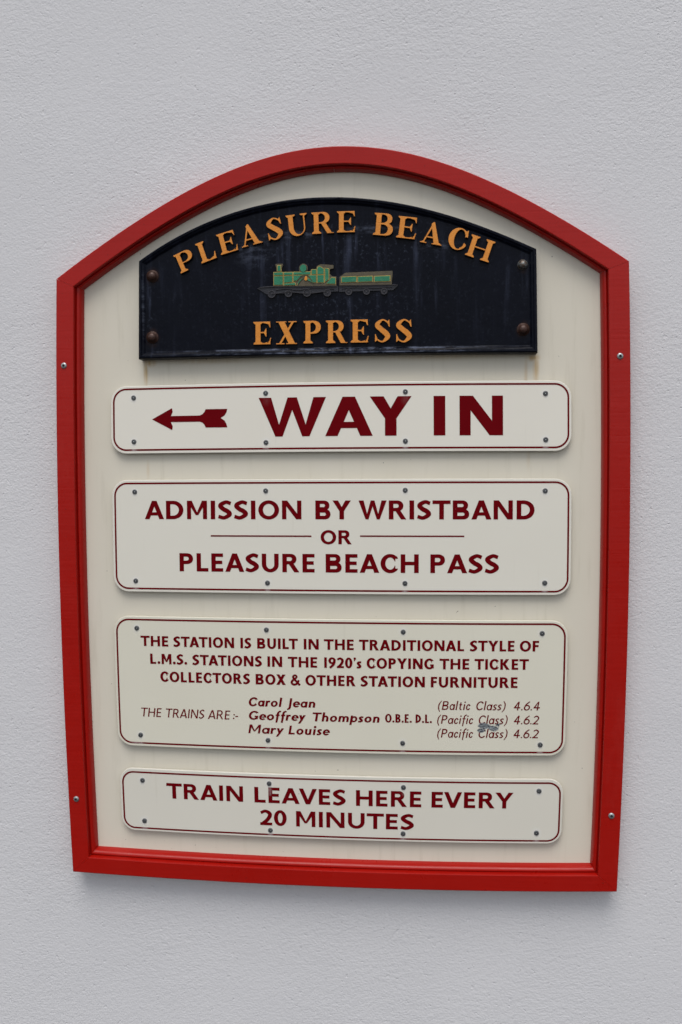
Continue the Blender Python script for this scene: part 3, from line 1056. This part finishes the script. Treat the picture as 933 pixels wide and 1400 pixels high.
def raised(name, ops, parent, mats, y0=Y_FIELD + .0006, y1=Y_FACE, T=lambda x, z: (x, z), inset=.45, label=None):
    """relief piece: flat painted face with a chamfered edge and sides down to the plate"""
    vv, tt, bd = solve(ops)
    V = [T(*p) for p in vv]
    nb = {}
    for a, b in bd:
        nb.setdefault(a, [None, None])[1] = b
        nb.setdefault(b, [None, None])[0] = a
    verts = []
    for i, p in enumerate(V):
        q = p
        if i in nb and None not in nb[i]:
            a, b = V[nb[i][0]], V[nb[i][1]]
            d1 = Vector((p[0] - a[0], p[1] - a[1]))
            d2 = Vector((b[0] - p[0], b[1] - p[1]))
            if d1.length > 1e-6 and d2.length > 1e-6:
                d1.normalize()
                d2.normalize()
                nrm = Vector((-(d1.y + d2.y), d1.x + d2.x))
                if nrm.length > 1e-4:
                    nrm.normalize()
                    cs = max(.5, nrm.dot(Vector((-d1.y, d1.x))))
                    q = (p[0] + nrm.x * inset / cs, p[1] + nrm.y * inset / cs)
        verts.append(W(q[0], y1, q[1]))
    N = len(V)
    faces = [tuple(t) for t in tt]
    fm = [0] * len(faces)
    ring = sorted(nb)
    idx = {v: N + i for i, v in enumerate(ring)}
    idx2 = {v: N + len(ring) + i for i, v in enumerate(ring)}
    verts += [W(V[v][0], y1 + .0006, V[v][1]) for v in ring]
    verts += [W(V[v][0], y0, V[v][1]) for v in ring]
    for a, b in bd:
        faces.append((a, idx[a], idx[b], b))
        fm.append(1)
        faces.append((idx[a], idx2[a], idx2[b], idx[b]))
        fm.append(2)
    return part(name, verts, faces, None, parent, mats=mats, fmat=fm, label=label)


def serif(ch, w):
    """Clarendon/Times like bold capitals, height 1, width w"""
    st, th, sl = .235, .075, .058
    def foot(x0, x1, top=False, l=.10, r=.10):
        z = lambda q: 1 - q if top else q
        return ('+', [(x0 - l, z(0)), (x1 + r, z(0)), (x1 + r, z(sl)), (x1 + .015, z(sl + .07)), (x0 - .015, z(sl + .07)), (x0 - l, z(sl))])
    def stem(x0, x1, **k):
        return [('+', rect(x0, 0, x1, 1)), foot(x0, x1, **k), foot(x0, x1, True, **k)]
    l = .09
    if ch == 'E':
        return stem(l, l + st, l=l) + [('+', rect(l, 0, w - .03, th)), ('+', rect(l, 1 - th, w - .06, 1)),
            ('+', [(w - .22, 0), (w, .29), (w - .045, .29), (w - .12, .12), (w - .34, th - .01), (w - .34, 0)]), ('+', [(w - .05, 0), (w, .29), (w - .2, 0)]),
            ('+', [(w - .30, 1), (w - .04, 1), (w - .025, .73), (w - .07, .73), (w - .13, .87), (w - .34, 1 - th)]),
            ('+', rect(l, .5 - th / 2 + .02, w - .27, .5 + th / 2 + .02)),
            ('+', [(w - .32, .47), (w - .24, .33), (w - .20, .33), (w - .20, .70), (w - .24, .70), (w - .32, .56)])]
    if ch == 'L':
        return stem(l, l + st, l=l) + [('+', rect(l, 0, w - .03, th)),
            ('+', [(w - .05, 0), (w, .36), (w - .05, .36), (w - .13, .16), (w - .38, th - .01), (w - .34, 0)])]
    if ch == 'P':
        a, b = bowl(l, w, .42, 1, st * .98, th, 22)
        return a + b + stem(l, l + st, l=l)
    if ch == 'R':
        a, b = bowl(l, w * .86, .46, 1, st * .95, th, 22)
        return a + b + stem(l, l + st, l=l) + [('+', [(w * .42, .50), (w * .42 + st * .95, .53), (w - .06, .05), (w + .03, .045), (w + .03, 0), (w - st * 1.15, 0)])]
    if ch == 'B':
        a, b = bowl(l, w, 0, .56, st, th, 20)
        c, d = bowl(l, w * .93, .50, 1, st * .95, th, 20)
        return a + c + b + d + stem(l, l + st, l=l, r=.0) + [('+', rect(l, .5, w * .5, .5 + th * .9))]
    if ch == 'A':
        c = w * .47
        return [('+', [(.09, 0), (.17, 0), (c + .05, .93), (c - .02, 1)]), ('+', [(w - .10, 0), (w - .10 - st * 1.12, 0), (c - .10, .90), (c - .02, 1), (c + .05, 1)]),
                ('+', [(.20, .26), (w - .3, .26), (w - .3, .26 + th), (.22, .26 + th)]),
                ('+', rect(0, 0, .30, sl)), ('+', [(.05, sl), (.22, sl), (.18, .12), (.14, .12)]), ('+', rect(w - .46, 0, w, sl)),
                ('+', [(w - .40, sl), (w - .04, sl), (w - .12, .12), (w - .34, .12)])]
    if ch == 'S':
        t = .12
        return stroke([(w * .90, .70, .05), (w * .82, .86, .08), (w * .50, .97, .085), (st * .52, .76, st * .95), (w * .42, .56, st * 1.0),
                       (w * .66, .42, st * 1.05), (w - st * .55, .24, st * .98), (w * .50, .03, .09), (w * .17, .13, .08), (w * .07, .32, .05)], 7) + \
            [('+', [(w * .93, 1.0), (w * .97, .66), (w * .90, .66), (w * .76, .88), (w * .86, .95)]),
             ('+', [(w * .02, 0), (w * .02, .36), (w * .09, .36), (w * .22, .12), (w * .12, .05)])]
    if ch == 'U':
        r = w - .20
        return [('+', rect(l, .36, l + st, 1)), foot(l, l + st, True, l=l), ('+', rect(r, .36, r + th, 1)), foot(r, r + th, True, l=.13, r=.12)] + \
            [('+', ell((l + r + th) / 2, .38, (r + th - l) / 2, .39, 32)), ('-', ell((l + st + r) / 2, .38, (r - l - st) / 2, .30, 28)), ('-', rect(l + st, .38, r, .9)),
             ('+', rect(l, .36, l + st, .5)), ('+', rect(r, .36, r + th, .5))]
    if ch == 'C':
        rx = w * .53
        return [('+', ell(rx, .5, rx, .515, 44)), ('-', ell(rx + .05, .5, rx - st * .95, .44, 40)), ('-', [(rx + .1, .5), (w * 1.3, .88), (w * 1.3, .16)]),
                ('-', rect(w * .99, 0, w * 1.3, 1)),
                ('+', [(w * .95, 1.0), (w, .64), (w * .93, .64), (w * .74, .88), (w * .86, .93)]), ('+', [(w * .72, .05), (w * .97, .26), (w * .92, .28), (w * .66, .11)])]
    if ch == 'H':
        a, b = l, w - l - st
        return stem(a, a + st, l=l) + stem(b, b + st, r=l) + [('+', rect(a, .5 - th / 2, b + .1, .5 + th / 2))]
    if ch == 'X':
        return [('+', [(.08, 1), (.08 + st * 1.25, 1), (w - .06, 0), (w - .06 - st * 1.25, 0)]), ('+', [(w - .22, 1), (w - .10, 1), (.22, 0), (.10, 0)]),
                ('+', rect(0, 1 - sl, .46, 1)), ('+', rect(w - .38, 1 - sl, w - .01, 1)), ('+', rect(0, 0, .38, sl)), ('+', rect(w - .48, 0, w, sl))]


EDGE = mat_cast('chipped_letter_edge_paint', (0.18, 0.065, 0.02), (0.40, 0.16, 0.05), (0.05, 0.055, 0.09), 0.8)
for ch, x, z, hgt, wid, ang in (
        ('P', -340.4, 270.7, 28.8, 26.0, 23.5), ('L', -310.4, 283.7, 30.2, 24.4, 19.1), ('E', -282.3, 294.8, 30.4, 26.5, 15.0),
        ('A', -252.7, 303.9, 31.0, 30.5, 13.0), ('S', -214.8, 312.0, 31.5, 22.4, 10.0), ('U', -188.2, 316.6, 31.2, 30.2, 6.0), ('R', -154.2, 319.8, 30.9, 29.5, 1.8),
        ('E', -119.7, 321.0, 30.3, 26.0, -0.2), ('B', -70.2, 316.6, 31.6, 27.2, -5.6), ('E', -38.4, 312.3, 30.8, 27.0, -7.6),
        ('A', -5.9, 305.2, 31.1, 30.4, -11.4), ('C', 29.8, 297.8, 30.6, 26.2, -15.5), ('H', 55.2, 286.6, 30.6, 34.6, -19.3),
        ('E', -236.7, 167.5, 32.1, 25.2, 0), ('X', -204.9, 167.1, 32.1, 29.4, 0), ('P', -166.9, 167.5, 31.7, 24.7, 0), ('R', -135.6, 167.3, 31.7, 29.0, 0),
        ('E', -101.6, 167.5, 32.2, 25.2, 0), ('S', -68.6, 167.6, 31.7, 22.0, 0), ('S', -39.6, 167.2, 31.8, 22.6, 0)):
    a = R(ang)
    def T(px, pz, x=x, z=z, h=hgt, a=a):
        px, pz = px * h, pz * h
        return (x + px * math.cos(a) - pz * math.sin(a), z + px * math.sin(a) + pz * math.cos(a))
    raised('letter', serif(ch, wid / hgt), plate, [ORANGE, EDGE, IRON], T=T, label="raised gold capital letter " + ch)

# bolts
bolt_me = lathe('bolt', [(8.6, 0.3), (8.6, -.9), (6.6, -1.2), (6.4, -2.6), (5.6, -4.6), (4.2, -6.0), (2.2, -6.9), (.6, -7.1)], 24, [RUST])
nut_me = lathe('bolt', [(7.0, 0.3), (7.0, -.6), (6.1, -.9), (6.0, -2.8), (5.3, -4.8), (3.9, -6.3), (2.0, -7.1), (.6, -7.3)], 24, [DOMEST])
for me in (bolt_me, nut_me):
    me.polygons.foreach_set("use_smooth", [True] * len(me.polygons))
for x, z in ((-383, 270), (-383, 182.6), (134.2, 184.2)):
    instance('bolt', bolt_me, x, Y_FIELD, z, plate, "rusty brown domed bolt")
instance('bolt', nut_me, 134.6, Y_FIELD, 273.2, plate, "grey steel domed bolt at the top right")

# steam engine emblem
REL = Y_FIELD - .0025
OLIVE = mat_cast('emblem_weathered_olive_paint', (0.050, 0.045, 0.028), (0.11, 0.085, 0.045), (0.02, 0.09, 0.05), 0.5)
G3 = [OLIVE, OLIVE, DULL]
NP = [0]


def rel(name, ops, mats, y1, inset=.25, y0=Y_FIELD + .0006, label=None):
    return raised(name, ops, plate, mats, y0=y0, y1=y1, inset=inset, label=label)


wheels_e = [(-211.2, 238.0, 5.4), (-187.6, 238.2, 5.0), (-161.6, 238.6, 5.6), (-133.5, 237.9, 5.2)]
wheels_t = [(-103.8, 238.4, 4.6), (-79.4, 238.5, 4.6), (-55.1, 238.3, 4.6)]
ch = [('+', [(-232, 246.5), (-227, 248.6), (-219, 249.8), (-118.2, 247.2), (-118.2, 239.3), (-218, 237.6), (-226, 243)])]
ch += [('+', ell(x, z, r + .4, r + .4, 18)) for x, z, r in wheels_e]
rel('engine_chassis', ch, [SOOT, DULL, DULL], REL + .0006)
ch = [('+', [(-117.2, 247.2), (-46, 248.2), (-36, 247.4), (-37.5, 244.6), (-43, 239.6), (-117.2, 238.6)])]
ch += [('+', ell(x, z, r + .3, r + .3, 18)) for x, z, r in wheels_t]
rel('tender_chassis', ch, [SOOT, DULL, DULL], REL + .0006)
for x, z, r in wheels_e + wheels_t:
    rel('wheel', [('+', ell(x, z, r, r, 20)), ('-', ell(x, z, r - 1.2, r - 1.2, 18)), ('+', ell(x, z, 1.2, 1.2, 10))], [DULL] * 3, REL - .0004, .15)
for pts in ([(-229, 247.6, .7), (-200, 248.0, .7), (-119.5, 246.2, .7)], [(-212, 238.2, .9), (-187, 240.2, .9), (-161.6, 237.6, .9), (-134, 240.0, .9)],
            [(-206, 243.4, .6), (-190, 244.8, .6), (-174, 242.6, .6), (-150, 245.0, .6), (-124, 243.0, .6)]):
    rel('connecting_rod', stroke(pts, 6), [DULL] * 3, REL - .0009, .1)
for pts in ([(-116, 246.2, .7), (-80, 246.8, .7), (-38, 246.6, .7)], [(-113, 243.2, .6), (-92, 244.4, .6), (-68, 243.2, .6), (-44, 244.2, .6)]):
    rel('underframe_bar', stroke(pts, 6), [DULL] * 3, REL - .0009, .1)
body = [(-209, 248.6), (-209, 269.2), (-204.4, 269.2), (-204.4, 274), (-206, 278.6), (-205.4, 280.4), (-195.4, 280.4), (-194.8, 278.6), (-196.6, 274),
        (-196.6, 268.8), (-172, 268.6), (-158, 268.6), (-155.6, 271.4), (-148.8, 271.6), (-147.8, 275.8), (-142.6, 278), (-124.4, 276.2), (-124.6, 271.6),
        (-129.8, 270.2), (-129.8, 264.4), (-127, 261), (-120.6, 260.2), (-120.6, 247), (-176, 248)]
rel('engine_body', [('+', body), ('+', ell(-166.6, 272.4, 6.3, 7.2, 20))], G3, REL - .0006)
Y2 = REL - .0018


def pane(name, pl, mat=GREEN):
    cx, cz = sum(p[0] for p in pl) / len(pl), sum(p[1] for p in pl) / len(pl)
    wx, wz = max(p[0] for p in pl) - min(p[0] for p in pl), max(p[1] for p in pl) - min(p[1] for p in pl)
    NP[0] += 1
    gl = [(cx + (x - cx) * (1 + 1.8 / wx), cz + (z - cz) * (1 + 1.8 / wz)) for x, z in pl]
    rel('gold_line', [('+', gl)], [GOLD] * 3, REL - .0008 - .00003 * NP[0], .15, REL - .0004)
    pl = [(cx + (x - cx) * (1 + .1 / wx), cz + (z - cz) * (1 + .1 / wz)) for x, z in pl]
    return rel(name, [('+', pl)], [mat, mat, GOLD], Y2, .1, REL - .0004)


pane('boiler_panel', [(-207.6, 250.6), (-195.4, 250.6), (-195.4, 262.6), (-207.6, 262.6)])
pane('boiler_panel', [(-207.6, 264.3), (-195.4, 264.3), (-195.4, 267.8), (-207.6, 267.8)])
pane('boiler_panel', [(-193.4, 253.2), (-182.0, 254.4), (-182.0, 262.4), (-193.4, 262.6)])
pane('boiler_panel', [(-193.4, 264.3), (-182.0, 264.2), (-182.0, 267.4), (-193.4, 267.6)])
pane('boiler_panel', [(-193.4, 249.8), (-177.4, 249.6), (-178.4, 252.6), (-193.4, 251.8)])
pane('boiler_panel', [(-180.2, 255.4), (-175.2, 256), (-171.2, 260.8), (-168, 262.6), (-180.2, 262.6)])
pane('boiler_panel', [(-180.2, 264.2), (-156.8, 263.9), (-156.8, 267.3), (-180.2, 267.4)])
pane('splasher', [(-174.6, 249.4), (-171.6, 254.2), (-168.4, 257.2), (-166.6, 259.2), (-171.2, 256.8), (-174.4, 252.6)])
pane('splasher', [(-161.6, 259.4), (-157.8, 257.6), (-154.8, 253.4), (-152, 251.4), (-157, 253.8), (-160.4, 255.6)])
pane('boiler_panel', [(-159.6, 262.6), (-155, 256.2), (-153, 252.8), (-148.8, 252.4), (-148.8, 262.4)])
pane('boiler_panel', [(-154.6, 264.1), (-148.8, 264.1), (-148.8, 270.4), (-154.6, 270.2)])
pane('cab_panel', [(-146.8, 252.4), (-138.2, 252.2), (-138.2, 262.4), (-146.8, 262.4)])
pane('cab_panel', [(-146.8, 264.1), (-138.2, 264.1), (-138.2, 271), (-143.6, 274.6), (-146.8, 273.4)])
pane('cab_panel', [(-136.2, 253.0), (-131.4, 256.4), (-131.4, 270.8), (-136.2, 272.0)])
pane('cab_panel', [(-134.6, 250.4), (-122.2, 250.0), (-122.2, 257.8), (-127.4, 258.6), (-130.2, 255.4)])
pane('chimney_panel', [(-202.6, 269.8), (-198.2, 269.8), (-198.4, 277.4), (-202.6, 277.4)])
rel('steam_dome', [('+', ell(-166.6, 272.6, 4.9, 5.6, 20))], [GREEN, OLIVE, OLIVE], Y2 - .0004, .4, REL - .0004)
rel('crank_boss', [('+', [(-165.6, 256.6), (-163.8, 261.6), (-161.6, 261.6), (-160.4, 256.6), (-163, 254.8)])], [ORANGE, GOLD, GOLD], Y2 - .0003, .3, REL - .0004)
tend = [(-117.0, 247.4), (-116.4, 259.6), (-108.4, 265.2), (-43.4, 266.6), (-43.2, 262.6), (-44.6, 247.2)]
rel('tender_body', [('+', tend)], G3, REL - .0006)
for a, b in ((-113.2, -93.4), (-90.8, -71.2), (-68.2, -47.2)):
    pane('tender_panel', [(a, 251.9), (b, 252.2), (b, 259.2), (a, 258.8)])
